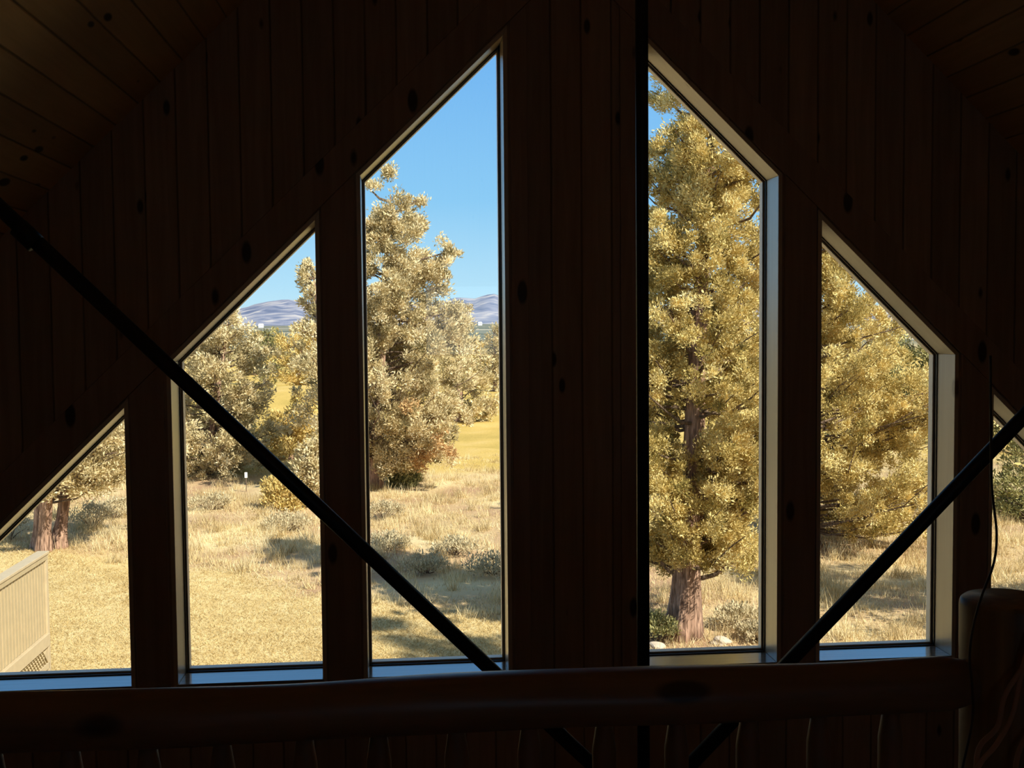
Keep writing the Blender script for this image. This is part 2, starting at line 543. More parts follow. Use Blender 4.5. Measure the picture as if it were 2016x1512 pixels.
def juniper(label, Y, basepx, rows, leafmat, seed, nbr=90, clump=.2, nspr=90, sprig=.08, cover=1.6, trunk_r=.25,
            group=None, extra=(), stems=1, name='juniper_tree', cat='tree', dead=(), bend=0.0, fill=.5, branchy=1.0, cones=None):
    r = np.random.default_rng(seed)
    s = Y / F
    b0 = at(basepx, 900, Y)
    base = np.array([b0[0], b0[1], float(gz(b0[0], b0[1]))])
    rw = []
    for (py, cx, hw) in rows:
        p = at(cx, py, Y)
        rw.append((p[2], p[0], hw * s))
    rw.sort()
    zz = np.array([q[0] for q in rw]); xx = np.array([q[1] for q in rw]); rr = np.array([q[2] for q in rw])
    H = zz[-1]
    root = empty(name, base, label, cat, group)

    def axis(z):
        z = np.asarray(z, float)
        t = np.clip((z - base[2]) / (H - base[2]), 0, 1.1)
        return np.stack([base[0] * (1 - t) + xx[-1] * t, np.full_like(z, base[1]), z], -1)

    def mid(z):
        z = np.asarray(z, float)
        return np.stack([np.interp(z, zz, xx), np.full_like(z, base[1]), z], -1)

    ph = r.uniform(0, 6.28, 8)

    def radius(z, az):
        q = np.interp(z, zz, rr)
        lob = 1 + .19 * np.sin(3 * az + 2.2 * z + ph[0]) + .17 * np.sin(5 * az - 1.7 * z + ph[1]) + .10 * np.sin(2 * az + 4.1 * z + ph[2])
        return q * lob

    # trunk
    tr = MB()
    for k in range(stems):
        a = 2 * PI * k / stems + .6
        sp = 0 if stems == 1 else 1
        zs = np.linspace(0, 1, 34)
        zt = base[2] - .08 + (H - base[2]) * .93 * zs
        P = axis(zt)
        P[:, 0] += sp * math.cos(a) * (.24 + .3 * zs) + .05 * np.sin(zs * 9 + ph[3]) * zs * 4 * trunk_r + bend * np.sin(zs * PI)
        P[:, 1] += sp * math.sin(a) * (.28 + .6 * zs) + .05 * np.sin(zs * 7 + ph[4]) * zs * 4 * trunk_r
        tr_r = trunk_r * (1 - .93 * zs) ** .9 * (1 if stems == 1 else .75)
        t = trunk_mesh(base, P, tr_r, seed + k, .45)
        tr.add(t.v, t.f)
    tr.build('trunk', M_bark, root, smooth=True)

    # branches and clumps
    br = MB()
    z0, z1 = zz[0], H
    zsamp = np.linspace(z0, z1, 400)
    prob = np.interp(zsamp, zz, rr) + .04
    prob /= prob.sum()
    C, R, O = [], [], []
    area = np.sum(2 * PI * np.interp(zsamp, zz, rr)) * (z1 - z0) / 400
    ncl = int(cover * area / (PI * clump ** 2) * 1.2) + 10
    per = max(3, int(round(ncl / nbr)))
    for i in range(nbr):
        z = r.choice(zsamp, p=prob)
        az = r.uniform(0, 2 * PI)
        rd = float(radius(z, az)) * r.uniform(.8, 1.06)
        ca = mid(np.array([z]))[0]
        tip = ca + np.array([math.cos(az) * rd, math.sin(az) * rd, 0])
        zb = max(base[2] + .35 * (zz[0] - base[2]) + .25, z - rd * r.uniform(.25, .6))
        st = axis(np.array([zb]))[0]
        k = 5
        ts = np.linspace(0, 1, k)
        pts = st[None] * (1 - ts[:, None]) + tip[None] * ts[:, None]
        pts[:, 2] += -np.sin(ts * PI) * rd * .10
        pts[1:-1] += r.normal(size=(k - 2, 3)) * rd * .04
        rb = max(.012, trunk_r * .17 * branchy) * min(1.0, rd / 1.2 + .3)
        if rd > .25:
            br.tube(pts, rb * (1 - .85 * ts), 5)
        for j in range(per):
            t = 1 - r.uniform(0, 1) ** 1.6 * (1 - .38 * fill - .2)
            p = st * (1 - t) + tip * t
            sw = .12 + .22 * rd * t
            p = p + r.normal(size=3) * sw * np.array([.55, .55, .5])
            o = unit(p - mid(np.array([p[2]]))[0])
            C.append(p); R.append(clump * r.uniform(.55, 1.25) * (.75 + .25 * t)); O.append(o)
    for (px, py, rad, cnt) in extra:
        c = at(px, py, Y)
        for j in range(cnt):
            p = c + r.normal(size=3) * rad * s * .5
            C.append(p); R.append(clump * r.uniform(.6, 1.1)); O.append(np.array([0, 0, 1.0]))
        st = axis(np.array([c[2] - .4]))[0]
        br.tube([st, (st + c) / 2 + np.array([0, 0, -.1]), c], [.05, .04, .015], 5)
    br.build('branches', M_twig, root)
    C, R, O = np.array(C), np.array(R), np.array(O)
    C[:, 2] = np.maximum(C[:, 2], gz(C[:, 0], C[:, 1]) + R * .8)
    V = sprigs(C, R, nspr, sprig, r, .7, O)
    tint = np.clip(np.repeat(r.normal(.5, .17, len(C)), nspr) + r.normal(0, .16, len(V)), 0, 1)
    leaf_mesh('foliage', V, 4, tint, leafmat, root)
    if dead:
        C2 = []
        for (px, py, rad, cnt) in dead:
            c = at(px, py, Y) ; ca = mid(np.array([c[2]]))[0]
            for j in range(cnt):
                p = c + r.normal(size=3) * rad * s * .5
                p[1] = Y - float(radius(c[2], -1.2)) * .75 + r.normal() * .15
                C2.append(p)
        C2 = np.array(C2)
        V2 = sprigs(C2, np.full(len(C2), clump * .8), nspr, sprig, r, .5)
        o = leaf_mesh('dead_foliage', V2, 4, np.clip(r.normal(.5, .25, len(V2)), 0, 1), M_dead, root)
        o['label'] = 'rusty brown dead foliage'
    return root


juniper('large golden juniper with thick fissured trunk just outside the tall right window', 18, 1345,
        [(-60, 1415, 14), (20, 1405, 60), (100, 1395, 92), (220, 1390, 118), (400, 1388, 130), (560, 1385, 155), (700, 1378, 180), (850, 1372, 195),
         (980, 1365, 180), (1060, 1362, 150), (1095, 1372, 105)],
        M_fy, 11, nbr=190, clump=.17, nspr=215, sprig=.058, cover=2.0, trunk_r=.225,
        extra=[(1300, 1075, 22, 7), (1460, 1095, 30, 9), (1285, 1090, 16, 5), (1355, 1105, 20, 4), (1400, 900, 60, 16), (1330, 960, 50, 12), (1440, 960, 50, 12)])
juniper('broad golden juniper with drooping lower boughs behind the right hand short window', 25, 1592,
        [(330, 1600, 18), (430, 1605, 70), (520, 1615, 120), (620, 1640, 160), (750, 1670, 195), (880, 1690, 215), (980, 1690, 190), (1040, 1680, 110)],
        M_fy, 12, nbr=150, clump=.2, nspr=150, sprig=.075, cover=2.0, trunk_r=.2, fill=.3)
juniper('dim olive juniper seen through the narrow corner window at far right', 28, 2060,
        [(640, 2060, 25), (760, 2050, 70), (860, 2045, 105), (960, 2045, 120), (1030, 2050, 100), (1060, 2050, 70)],
        M_fd, 33, nbr=80, clump=.24, nspr=70, sprig=.10, cover=1.6, trunk_r=.22)
juniper('tall pale juniper with pink trunk and spired top in the tall left window', 36, 737,
        [(334, 769, 5), (360, 767, 20), (400, 765, 48), (450, 762, 72), (520, 762, 95), (600, 765, 122), (700, 768, 148), (790, 768, 150), (850, 762, 132),
         (895, 765, 88), (922, 772, 50)],
        M_fg, 14, nbr=160, clump=.25, nspr=140, sprig=.105, cover=2.2, trunk_r=.22,
        extra=[(884, 495, 14, 5), (880, 520, 18, 6), (866, 540, 20, 7), (845, 548, 16, 5), (905, 610, 16, 5), (728, 372, 10, 4), (820, 395, 14, 4)],
        dead=[(870, 862, 30, 6), (820, 905, 26, 5), (825, 790, 30, 3)])
juniper('mid green juniper partly hidden behind the tall spired one, with low spreading boughs', 56, 905,
        [(612, 905, 6), (660, 910, 34), (720, 910, 52), (770, 915, 58), (800, 925, 48), (822, 940, 26)],
        M_fg, 15, nbr=60, clump=.34, nspr=70, sprig=.17, cover=1.7, trunk_r=.22, extra=[(965, 800, 22, 6), (955, 815, 18, 5)])
juniper('slim distant juniper at the right edge of the tall left window', 80, 975,
        [(637, 973, 5), (690, 973, 20), (740, 973, 25), (775, 973, 20)], M_fg, 16, nbr=40, clump=.36, nspr=50, sprig=.2, cover=1.7, trunk_r=.2)
juniper('rounded distant juniper between the spired tree and the slim one', 95, 945,
        [(665, 945, 8), (700, 945, 22), (745, 945, 24), (765, 945, 20)], M_fo, 17, nbr=36, clump=.4, nspr=44, sprig=.23, cover=1.7, trunk_r=.2)
juniper('wide pale grey juniper filling the left of the second window', 40, 405,
        [(598, 452, 8), (640, 447, 42), (700, 432, 86), (770, 422, 108), (850, 420, 118), (895, 425, 108), (922, 430, 62)],
        M_fg, 18, nbr=140, clump=.27, nspr=120, sprig=.115, cover=1.9, trunk_r=.2, fill=.3)
juniper('sparse tall grey pine at the right edge of the second window', 48, 652,
        [(505, 612, 6), (535, 616, 26), (600, 630, 46), (660, 645, 60), (720, 645, 48), (790, 645, 42)],
        M_fg, 19, nbr=44, clump=.30, nspr=70, sprig=.16, cover=.9, trunk_r=.22, name='pine_tree', branchy=1.6)
juniper('ochre juniper on the far side of the green mound', 80, 585,
        [(638, 597, 5), (662, 592, 32), (700, 585, 55), (735, 580, 58), (748, 580, 46)], M_fo, 20, nbr=60, clump=.4, nspr=56, sprig=.21, cover=1.8, trunk_r=.22)
juniper('far dark juniper beside the pale grey one, left of the ochre tree', 92, 527,
        [(648, 528, 6), (690, 528, 22), (735, 528, 26), (748, 528, 20)], M_fd, 21, nbr=40, clump=.4, nspr=44, sprig=.22, cover=1.6, trunk_r=.2)
juniper('far pointed juniper whose tip peeps out above the dark one', 110, 505,
        [(642, 507, 5), (680, 506, 18), (725, 505, 22)], M_fo, 22, nbr=36, clump=.42, nspr=44, sprig=.24, cover=1.6, trunk_r=.2)
juniper('young bushy juniper in front of the green mound', 44, 572,
        [(786, 592, 5), (808, 572, 30), (840, 568, 52), (875, 570, 54), (893, 570, 36)], M_fo, 23, nbr=50, clump=.26, nspr=70, sprig=.14, cover=1.7, trunk_r=.12)
juniper('many stemmed juniper with dark trunks at the far left window', 27, 88,
        [(600, 130, 30), (720, 160, 95), (820, 172, 135), (890, 178, 138), (925, 172, 112), (952, 160, 66)],
        M_fg, 24, nbr=110, clump=.22, nspr=100, sprig=.09, cover=2.0, trunk_r=.2, stems=3)
juniper('grey green juniper glimpsed at the upper right corner of the right short window', 46, 1850,
        [(560, 1850, 12), (660, 1850, 60), (780, 1850, 95), (880, 1850, 100), (930, 1850, 70)], M_fd, 25, nbr=60, clump=.34, nspr=60, sprig=.16, cover=1.6, trunk_r=.22)
for i, (x, y, h, w) in enumerate([(12.6, 15.6, 9.5, 2.4), (8.5, 8.6, 13.0, 2.1)]):
    # two more junipers of the same grove, just right of the view; their shade falls across the grass outside the right windows
    s_ = F / y
    px = 785 + x / y * F
    rows = []
    for t, k in ((.18, .75), (.3, 1.0), (.5, .85), (.75, .5), (.95, .12)):
        rows.append((640 + (5.2 - h * t) * s_, px, w * k * s_))
    juniper(('golden juniper out of sight to the right of the corner window', 'tallest golden juniper close beside the house, out of sight to the right')[i], y, px,
            rows, M_fy, (52, 61)[i], nbr=(80, 170)[i], clump=.34, nspr=90, sprig=.12, cover=1.9, trunk_r=.24)


# ------------------------------------------------------------------ shrubs
def shrub(label, px, py, w, h, seed, mat=None, n=34, group='sagebrush on the dry slope', sprig=.07):
    r = np.random.default_rng(seed)
    b = ground_at(px, py)
    root = empty('sagebrush', b, label, 'shrub', group)
    st = MB(); C = []
    for i in range(n):
        az, q = r.uniform(0, 2 * PI), r.uniform(0, 1) ** .5
        p = b + np.array([math.cos(az) * w * q * .5, math.sin(az) * w * q * .5, h * (.25 + .75 * (1 - q * q * .6) * r.uniform(.5, 1))])
        C.append(p)
        if i % 3 == 0:
            st.tube([b + np.array([0, 0, -.03]), (b + p) / 2 + r.normal(size=3) * .03, p], [.014, .009, .004], 4)
    st.build('stems', M_twig, root)
    C = np.array(C)
    V = sprigs(C, np.full(n, .16 * min(1.2, w)), 46, sprig, r, 1.2)
    V[..., 2] = np.maximum(V[..., 2], b[2] + .01)
    leaf_mesh('foliage', V, 4, np.clip(r.normal(.5, .2, len(V)), 0, 1), mat or M_sage, root)


for i, (px, py, w, h, lab) in enumerate([
        (755, 1025, 1.0, .5, 'grey sagebrush mound at the left edge of the tall left window, above the shade'),
        (765, 1082, .9, .34, 'pale sagebrush in the tree shade, leftmost in the tall left window'),
        (840, 1128, 1.0, .34, 'sagebrush mid way along the shaded strip, tall left window'),
        (898, 1092, 1.0, .32, 'sagebrush right of centre on the shaded strip, tall left window'),
        (972, 1132, 1.1, .42, 'bushy sagebrush at the right end of the shaded strip, tall left window'),
        (415, 1005, 1.3, .4, 'low sagebrush below the wide pale juniper, left of the marker stake'),
        (565, 1045, 1.2, .4, 'low sagebrush just above the black strut in the second window'),
        (182, 1040, 1.1, .6, 'wispy sagebrush near the dark trunks in the far left window'),
        (228, 1020, 1.0, .5, 'low sagebrush at the right edge of the far left window'),
        (20, 1062, 1.0, .6, 'pale tufty shrub left of the many stemmed juniper trunks'),
        (1297, 1262, .6, .42, 'dark green low shrub left of the thick juniper trunk'),
        (1452, 1235, .8, .32, 'small sagebrush right of the thick juniper trunk'),
        (1488, 1262, .6, .25, 'smallest sagebrush by the lower right corner of the tall right window'),
]):
    shrub(lab, px, py, w, h, 60 + i, M_fd if px == 1297 else None)


def bush(label, px, py, w, h, seed, mat):
    r = np.random.default_rng(seed)
    b = ground_at(px, py)
    root = empty('juniper_bush', b, label, 'shrub')
    st = MB(); C = []
    n = 120
    for i in range(n):
        az, q, t = r.uniform(0, 2 * PI), r.uniform(.3, 1), r.uniform(.08, 1)
        rad = w * .5 * math.sin(PI * min(1, .25 + .75 * (1 - t)) / 1.35)
        p = b + np.array([math.cos(az) * rad * q, math.sin(az) * rad * q, h * t])
        C.append(p)
        if i % 3 == 0:
            st.tube([b + np.array([0, 0, -.04]), (b + p) / 2 + r.normal(size=3) * .06, p], [.03, .02, .006], 5)
    st.build('stems', M_twig, root)
    C = np.array(C)
    V = sprigs(C, np.full(n, .19), 60, .12, r, .8)
    V[..., 2] = np.maximum(V[..., 2], b[2] + .01)
    leaf_mesh('foliage', V, 4, np.clip(r.normal(.5, .2, len(V)), 0, 1), mat, root)


bush('upright pale juniper bush against the post right of the second window', 622, 995, 1.3, 1.8, 81, M_fg)
bush('low ochre juniper bush beside the black strut, right of the marker stake', 556, 1004, 1.25, .8, 82, M_fo)
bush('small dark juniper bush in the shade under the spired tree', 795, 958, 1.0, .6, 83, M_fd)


# ------------------------------------------------------------------ grass (nobody could count the blades)
def blades(P, h, w, r, lean=.35):
    N = len(P)
    az = r.uniform(0, 2 * PI, N)
    sd = np.stack([np.cos(az), np.sin(az), np.zeros(N)], -1)
    ld = unit(r.normal(size=(N, 3)) * np.array([1, 1, 0]))
    hh = h * r.uniform(.5, 1.3, N)
    tip = P + np.array([0, 0, 1]) * hh[:, None] + ld * (hh * lean * r.uniform(.2, 1.6, N))[:, None]
    wv = sd * (np.asarray(w) * r.uniform(.6, 1.2, N))[:, None] / 2
    return np.stack([P - wv, P + wv, tip], 1)


def lawn_line(x):
    return 20.6 - .78 * x


r_ = np.random.default_rng(5)
N = 420000
Y_ = 14.0 + 18 * r_.uniform(0, 1, N) ** 1.15
X_ = r_.uniform(-.40, .62, N) * Y_
k = Y_ < lawn_line(X_) + r_.normal(0, .5, N) + np.sin(X_ * 1.3) * .5
P = np.stack([X_[k], Y_[k], gz(X_[k], Y_[k]) - .005], -1)
t_ = np.clip(.5 + .16 * np.sin(P[:, 0] * 1.9 + np.sin(P[:, 1] * 2.3) * 1.4) * np.sin(P[:, 1] * 3.1 + P[:, 0]) + r_.normal(0, .2, len(P)), 0, 1)
lawn = leaf_mesh('lawn', blades(P, .05, .016, r_, 1.3), 3, t_, M_lawn)
tag(lawn, 'short golden mown lawn below the left windows', 'lawn', kind='stuff')

V_, T_ = [], []
NT = 5200
Y_ = 15.5 + 29 * r_.uniform(0, 1, NT) ** .85
X_ = r_.uniform(-.42, .66, NT) * Y_
dens = .5 + .5 * np.sin(X_ * .8 + 1.7 * np.sin(Y_ * .5)) * np.sin(Y_ * .9 + .6 * X_)
k = (Y_ > lawn_line(X_) + r_.normal(0, .5, NT)) & (r_.uniform(0, 1, NT) < .16 + .84 * dens)
X_, Y_ = X_[k], Y_[k]
nb = 46
hh = r_.uniform(.10, .38, len(X_)) * np.where(Y_ > 38, .6, 1.0)
ss = r_.uniform(.06, .2, len(X_))
BX = np.repeat(X_, nb) + r_.normal(size=len(X_) * nb) * np.repeat(ss, nb)
BY = np.repeat(Y_, nb) + r_.normal(size=len(X_) * nb) * np.repeat(ss, nb)
P = np.stack([BX, BY, gz(BX, BY) - .01], -1)
V_.append(blades(P, np.repeat(hh, nb), .016, r_, .45))
T_.append(np.clip(np.repeat(r_.normal(.50, .24, len(X_)), nb) + r_.normal(0, .15, len(P)), 0, 1))
N = 200000
Y_ = 15.5 + 28 * r_.uniform(0, 1, N)
X_ = r_.uniform(-.42, .66, N) * Y_
dn = .5 + .5 * np.sin(X_ * .8 + 1.7 * np.sin(Y_ * .5)) * np.sin(Y_ * .9 + .6 * X_) + .35 * np.sin(X_ * 3.1 + Y_ * 2.3) * np.sin(Y_ * 4.1 - X_)
k = (Y_ > lawn_line(X_) + r_.normal(0, .7, N)) & (r_.uniform(0, 1, N) < .1 + .9 * dn)
P = np.stack([X_[k], Y_[k], gz(X_[k], Y_[k]) - .005], -1)
V_.append(blades(P, .09, .018, r_, .9)); T_.append(np.clip(r_.normal(.5, .22, len(P)), 0, 1))
wild = leaf_mesh('dry_grass', np.concatenate(V_), 3, np.concatenate(T_), M_wild)
tag(wild, 'tall pale dry bunch grass covering the slope beyond the lawn', 'grass', kind='stuff')

# ------------------------------------------------------------------ small things outside
p = ground_at(485, 968)
root = empty('marker_stake', p, 'thin stake with a small white tag standing in the dry grass', 'stake')
MB().tube([p + np.array([0, 0, -.05]), p + np.array([0, 0, .62])], .013, 8).build('stake', M_twig, root)
MB().box(p[0] - .045, p[0] + .045, p[1] - .02, p[1] + .0, p[2] + .44, p[2] + .62).build('tag', M_white, root, bevel=.008)


def rock(label, px, py, s, seed):
    r = np.random.default_rng(seed)
    b = ground_at(px, py)
    bm = bmesh.new()
    bmesh.ops.create_icosphere(bm, subdivisions=3, radius=1)
    ph = r.uniform(0, 6, 6)
    for v in bm.verts:
        c = v.co
        k = 1 + .15 * math.sin(3 * c.x + ph[0]) + .13 * math.sin(4 * c.y + ph[1]) + .1 * math.sin(5 * c.z + 3 * c.x + ph[2])
        v.co = Vector((c.x * k * s, c.y * k * s * .8, c.z * k * s * .5))
    me = bpy.data.meshes.new('rock'); bm.to_mesh(me); bm.free()
    o = link('rock', me, M_stone)
    o.location = Vector((b[0], b[1], b[2] + s * .15))
    tag(o, label, 'rock', 'rocks by the juniper trunk')


rock('pale rock on the ground at the left foot of the thick juniper trunk', 1296, 1276, .14, 1)
rock('flat pale rock right of the thick juniper trunk', 1420, 1268, .17, 2)


def far_house(label, px, py, Y, w):
    b = at(px, py, Y)
    z = float(gz(b[0], b[1]))
    root = empty('house', (b[0], b[1], z), label, 'house', 'white houses on the plain')
    MB().box(b[0] - w / 2, b[0] + w / 2, b[1] - 4, b[1] + 4, z - .5, z + 3.4).build('walls', M_white, root)
    x0, x1 = b[0] - w / 2 - .4, b[0] + w / 2 + .4
    MB().add([(x0, b[1] - 4.5, z + 3.3), (x1, b[1] - 4.5, z + 3.3), (x1, b[1] + 4.5, z + 3.3), (x0, b[1] + 4.5, z + 3.3), (x0 + .8, b[1], z + 5.4), (x1 - .8, b[1], z + 5.4)],
             [(0, 1, 5, 4), (2, 3, 4, 5), (1, 2, 5), (3, 0, 4), (0, 3, 2, 1)]).build('roof', M_white, root)


far_house('tiny white house on the plain below the flat topped hills, second window', 514, 645, 1500, 6)
far_house('tiny white house on the plain in the tall left window', 945, 634, 1700, 6)

# ------------------------------------------------------------------ deck rail
c1 = at(93, 1085, 16.6)
DX, DY, DZ = c1[0], 16.6, c1[2]
zb = at(93, 1245, 16.6)[2]
zf = at(93, 1269, 16.6)[2]
zl = at(93, 1301, 16.6)[2]
y0 = 6.3
root = empty('deck_railing', (DX, DY, 0), 'tan board deck railing with wide cap and lattice skirt, lower left', 'railing')
MB().box(DX - .15, DX + .02, y0, DY + .03, DZ - .04, DZ).build('cap_rail', M_deckl, root, bevel=.006)
MB().box(DX - .07, DX + .005, y0, DY - .02, DZ - .115, DZ - .045).build('top_rail', M_deck, root, bevel=.004)
MB().box(DX - .06, DX - .035, y0, DY - .03, zb - .03, DZ - .1).build('backing_panel', M_deckl, root)
pn = MB()
yy = DY - .05
while yy > y0 + .2:
    pn.box(DX - .036, DX - .026, yy - .074, yy, zb + .02, DZ - .13)
    yy -= .118
pn.build('vertical_boards', M_deck, root)
MB().box(DX - .10, DX - .0, DY - .07, DY + .02, 0.0, DZ - .045).build('corner_post', M_deckl, root, bevel=.005)
MB().box(DX - .06, DX + .012, y0, DY - .03, zf, zb).build('fascia_board', M_deckl, root, bevel=.005)
MB().box(DX - .05, DX + .0, y0, DY - .05, zl - .09, zl).build('skirt_board', M_deckl, root, bevel=.005)
la = MB()


def lattice(z0, z1):
    h = z1 - z0
    y = y0
    while y < DY - h - .08:
        la.bar((DX - .03, y, z0), (DX - .03, y + h, z1), .012, .03, (1, 0, 0))
        la.bar((DX - .018, y + h, z0), (DX - .018, y, z1), .012, .03, (1, 0, 0))
        y += .095


lattice(zl, zf)
lattice(.02, zl - .09)
la.build('lattice_skirt', M_deck, root)
MB().box(DX - 2.6, DX - .11, y0, DY - .05, zb - .2, zb - .14).build('deck_floor', M_deck, root)

# ------------------------------------------------------------------ house shell
OFF = dict(a=.2980 * 5.5 / 4.5, b=.0)
xr3, xl4 = X0 - .346, X0 + .346
WX = [(X0 - 3.02, X0 - 2.185), (X0 - 1.962, X0 - 1.2645), (X0 - 1.0432, X0 - .3447),
      (X0 + .3447, X0 + 1.0356), (X0 + 1.2621, X0 + 1.9692), (X0 + 2.1802, X0 + 3.02)]
T = .24


def wtop(x):
    return ZW - M * abs(x - X0)


def wpoly(x0, x1, d=0.0):
    """window outline grown outward by d (counter-clockwise from lower left)"""
    k = d * math.sqrt(1 + M * M)
    a, b = x0 - d, x1 + d
    return [(a, ZS - d), (b, ZS - d), (b, wtop(b) + k), (a, wtop(a) + k)]


JT = .022
wall = MB()
ZBOT = 0.0
XL, XRR = X0 - 4.7, X0 + 4.7


def rz(x):
    return ZR - M * abs(x - X0)


edges = [XL]
for (a, b) in WX:
    edges += [a - JT, b + JT]
edges += [X0, XRR]
edges = sorted(edges)
for a, b in zip(edges[:-1], edges[1:]):
    mid = (a + b) / 2
    hit = [w for w in WX if w[0] - JT < mid < w[1] + JT]
    if hit:
        p = wpoly(*hit[0], JT)
        wall.prism([(a, ZBOT), (b, ZBOT), (b, p[0][1]), (a, p[0][1])], D, D + T)
        wall.prism([(a, p[3][1]), (b, p[2][1]), (b, rz(b)), (a, rz(a))], D, D + T)
    else:
        wall.prism([(a, ZBOT), (b, ZBOT), (b, rz(b)), (a, rz(a))], D, D + T)
tag(wall.build('wall_front', M_wall), kind='structure')

for i, (a, b) in enumerate(WX):
    n = i + 1
    root = empty('window_%d' % n, ((a + b) / 2, D + T / 2, ZS), kind='structure')
    inn = wpoly(a, b); out = wpoly(a, b, JT - .001)
    MB().ring(out, inn, D - .004, D + T - .005, skip=(0,)).build('window_jamb', M_jamb, root, bevel=.002)
    MB().prism([out[0], out[1], (inn[1][0], inn[1][1]), (inn[0][0], inn[0][1])], D - .004, D + T - .005).build('window_sill', M_sill, root, bevel=.003)
    MB().ring(wpoly(a, b, -.0005), wpoly(a, b, -.005), D + T - .055, D + T - .03).build('window_gasket', M_sash, root)
    MB().ring(wpoly(a, b, -.0005), wpoly(a, b, -.013), D + T - .0298, D + T + .02).build('window_frame', M_bead, root)
    MB().prism(wpoly(a, b, -.0125), D + T - .026, D + T - .022).build('pane', M_glass, root)

# trim boards stand 18 mm proud of the wall, set back a little from the jamb edge
G = .010
tr = []
for s in (-1, 1):
    x_in, x_out = 0.0, 4.5
    k0, k1 = (JT + .004) * math.sqrt(1 + M * M), .255
    A = [(X0, ZW + k0), (X0 + s * 3.35, ZW - M * 3.35 + k0), (X0 + s * 3.35, ZW - M * 3.35 + k1), (X0, ZW + k1)]
    if s < 0:
        A = A[::-1]
    tr.append(MB().prism(A, D - .018, D - .0005))
gaps = [(WX[0][1], WX[1][0]), (WX[1][1], WX[2][0]), (WX[2][1], WX[2][1] + .115), (WX[3][0] - .115, WX[3][0]), (WX[3][1], WX[4][0]), (WX[4][1], WX[5][0])]
kk = (JT + .004) * math.sqrt(1 + M * M) - .002
for (a, b) in gaps:
    a_ = a + (G + JT if (a in [w[1] for w in WX]) else 0)
    b_ = b - (G + JT if (b in [w[0] for w in WX]) else 0)
    tr.append(MB().prism([(a_, ZS - .012), (b_, ZS - .012), (b_, wtop(b_) + kk), (a_, wtop(a_) + kk)], D - .018, D - .0005))
tr.append(MB().box(X0 - 3.35, X0 + 3.35, D - .018, D - .0005, ZS - .13, ZS - .034))
for i, t in enumerate(tr):
    tag(t.build('trim_%d' % (i + 1), M_trim, bevel=.003), kind='structure')

# roof / ceiling
ce = MB()
YB, YF = -4.2, D + T + .15
ce.prism([(X0 - 5.3, rz(X0 - 5.3)), (X0, ZR), (X0, ZR + .2), (X0 - 5.3, rz(X0 - 5.3) + .2)], YB, YF)
ce.prism([(X0, ZR), (X0 + 5.3, rz(X0 + 5.3)), (X0 + 5.3, rz(X0 + 5.3) + .2), (X0, ZR + .2)], YB, YF)
tag(ce.build('ceiling', M_ceil), kind='structure')
tag(MB().box(XL - .15, XL, YB, D + T, 0, rz(XL) + .05).build('wall_left', M_side), kind='structure')
tag(MB().box(XRR, XRR + .15, YB, D + T, 0, rz(XRR) + .05).build('wall_right', M_side), kind='structure')
wb = MB()
BW = (.2, 1.3, 4.75, 5.8)               # unseen window added behind the viewer to brighten the room: x0, x1, z0, z1
wb.prism([(XL, 0), (BW[0], 0), (BW[0], rz(BW[0])), (XL, rz(XL))], YB - .15, YB)
wb.prism([(BW[1], 0), (XRR, 0), (XRR, rz(XRR)), (BW[1], rz(BW[1]))], YB - .15, YB)
wb.prism([(BW[0], 0), (BW[1], 0), (BW[1], BW[2]), (BW[0], BW[2])], YB - .15, YB)
wb.prism([(BW[0], BW[3]), (BW[1], BW[3]), (BW[1], rz(BW[1])), (X0, ZR), (BW[0], rz(BW[0]))], YB - .15, YB)
tag(wb.build('wall_back', M_wall), kind='structure')
root = empty('window_7', ((BW[0] + BW[1]) / 2, YB - .07, BW[2]), kind='structure')
bp_ = lambda d: [(BW[0] + d, BW[2] + d), (BW[1] - d, BW[2] + d), (BW[1] - d, BW[3] - d), (BW[0] + d, BW[3] - d)]
MB().ring(bp_(.001), bp_(.05), YB - .13, YB - .03).build('window_frame', M_jamb, root)
MB().prism(bp_(.05), YB - .09, YB - .086).build('pane', M_glass, root)
RY = 2.0
fl = MB()
fl.box(XL, XRR, YB, RY + .14, LOFT - .3, LOFT)
fl.box(XL, XRR, YB, D, HALL - .2, HALL)
tag(fl.build('floor', M_floor), kind='structure')

# ------------------------------------------------------------------ steel truss
YT = 3.93
pr = at(1265, 700, YT)
YT = 3.93 * X0 / pr[0]
root = empty('roof_truss', (X0, YT, ZR), 'black steel roof truss of one upright rod and two slanting struts', 'truss')
zr0 = at(1265, 1640, YT)[2]
MB().tube([(X0, YT, zr0 - .05), (X0, YT, ZR + .02)], .0225, 20).build('upright_rod', M_steel, root, smooth=True)
for s, (p0, p1) in ((-1, ((0, 409), (1090, 1434))), (1, ((2016, 819), (1400, 1463)))):
    a, b = at(*p0, YT), at(*p1, YT)
    d = (b - a) / np.linalg.norm(b - a)
    end = a + d * ((X0 - a[0]) / d[0])
    # upper end on the underside of the roof
    q = a.copy()
    for i in range(4000):
        if q[2] > rz(q[0]) + .01:
            break
        q = q - d * .002
    st = MB().tube([q, end - d * .01], .0262, 20).build('strut', M_steel, root, smooth=True)
    c = at(58, 468, YT) if s < 0 else None
    if s < 0:
        MB().tube([c - d * .05, c + d * .03], .034, 16).build('coupling', M_steel, st, smooth=True)
g = np.array([X0, YT, end[2]])
MB().tube([g + np.array([0, -.035, 0]), g + np.array([0, .035, 0])], .08, 24).build('gusset_plate', M_steel, root)

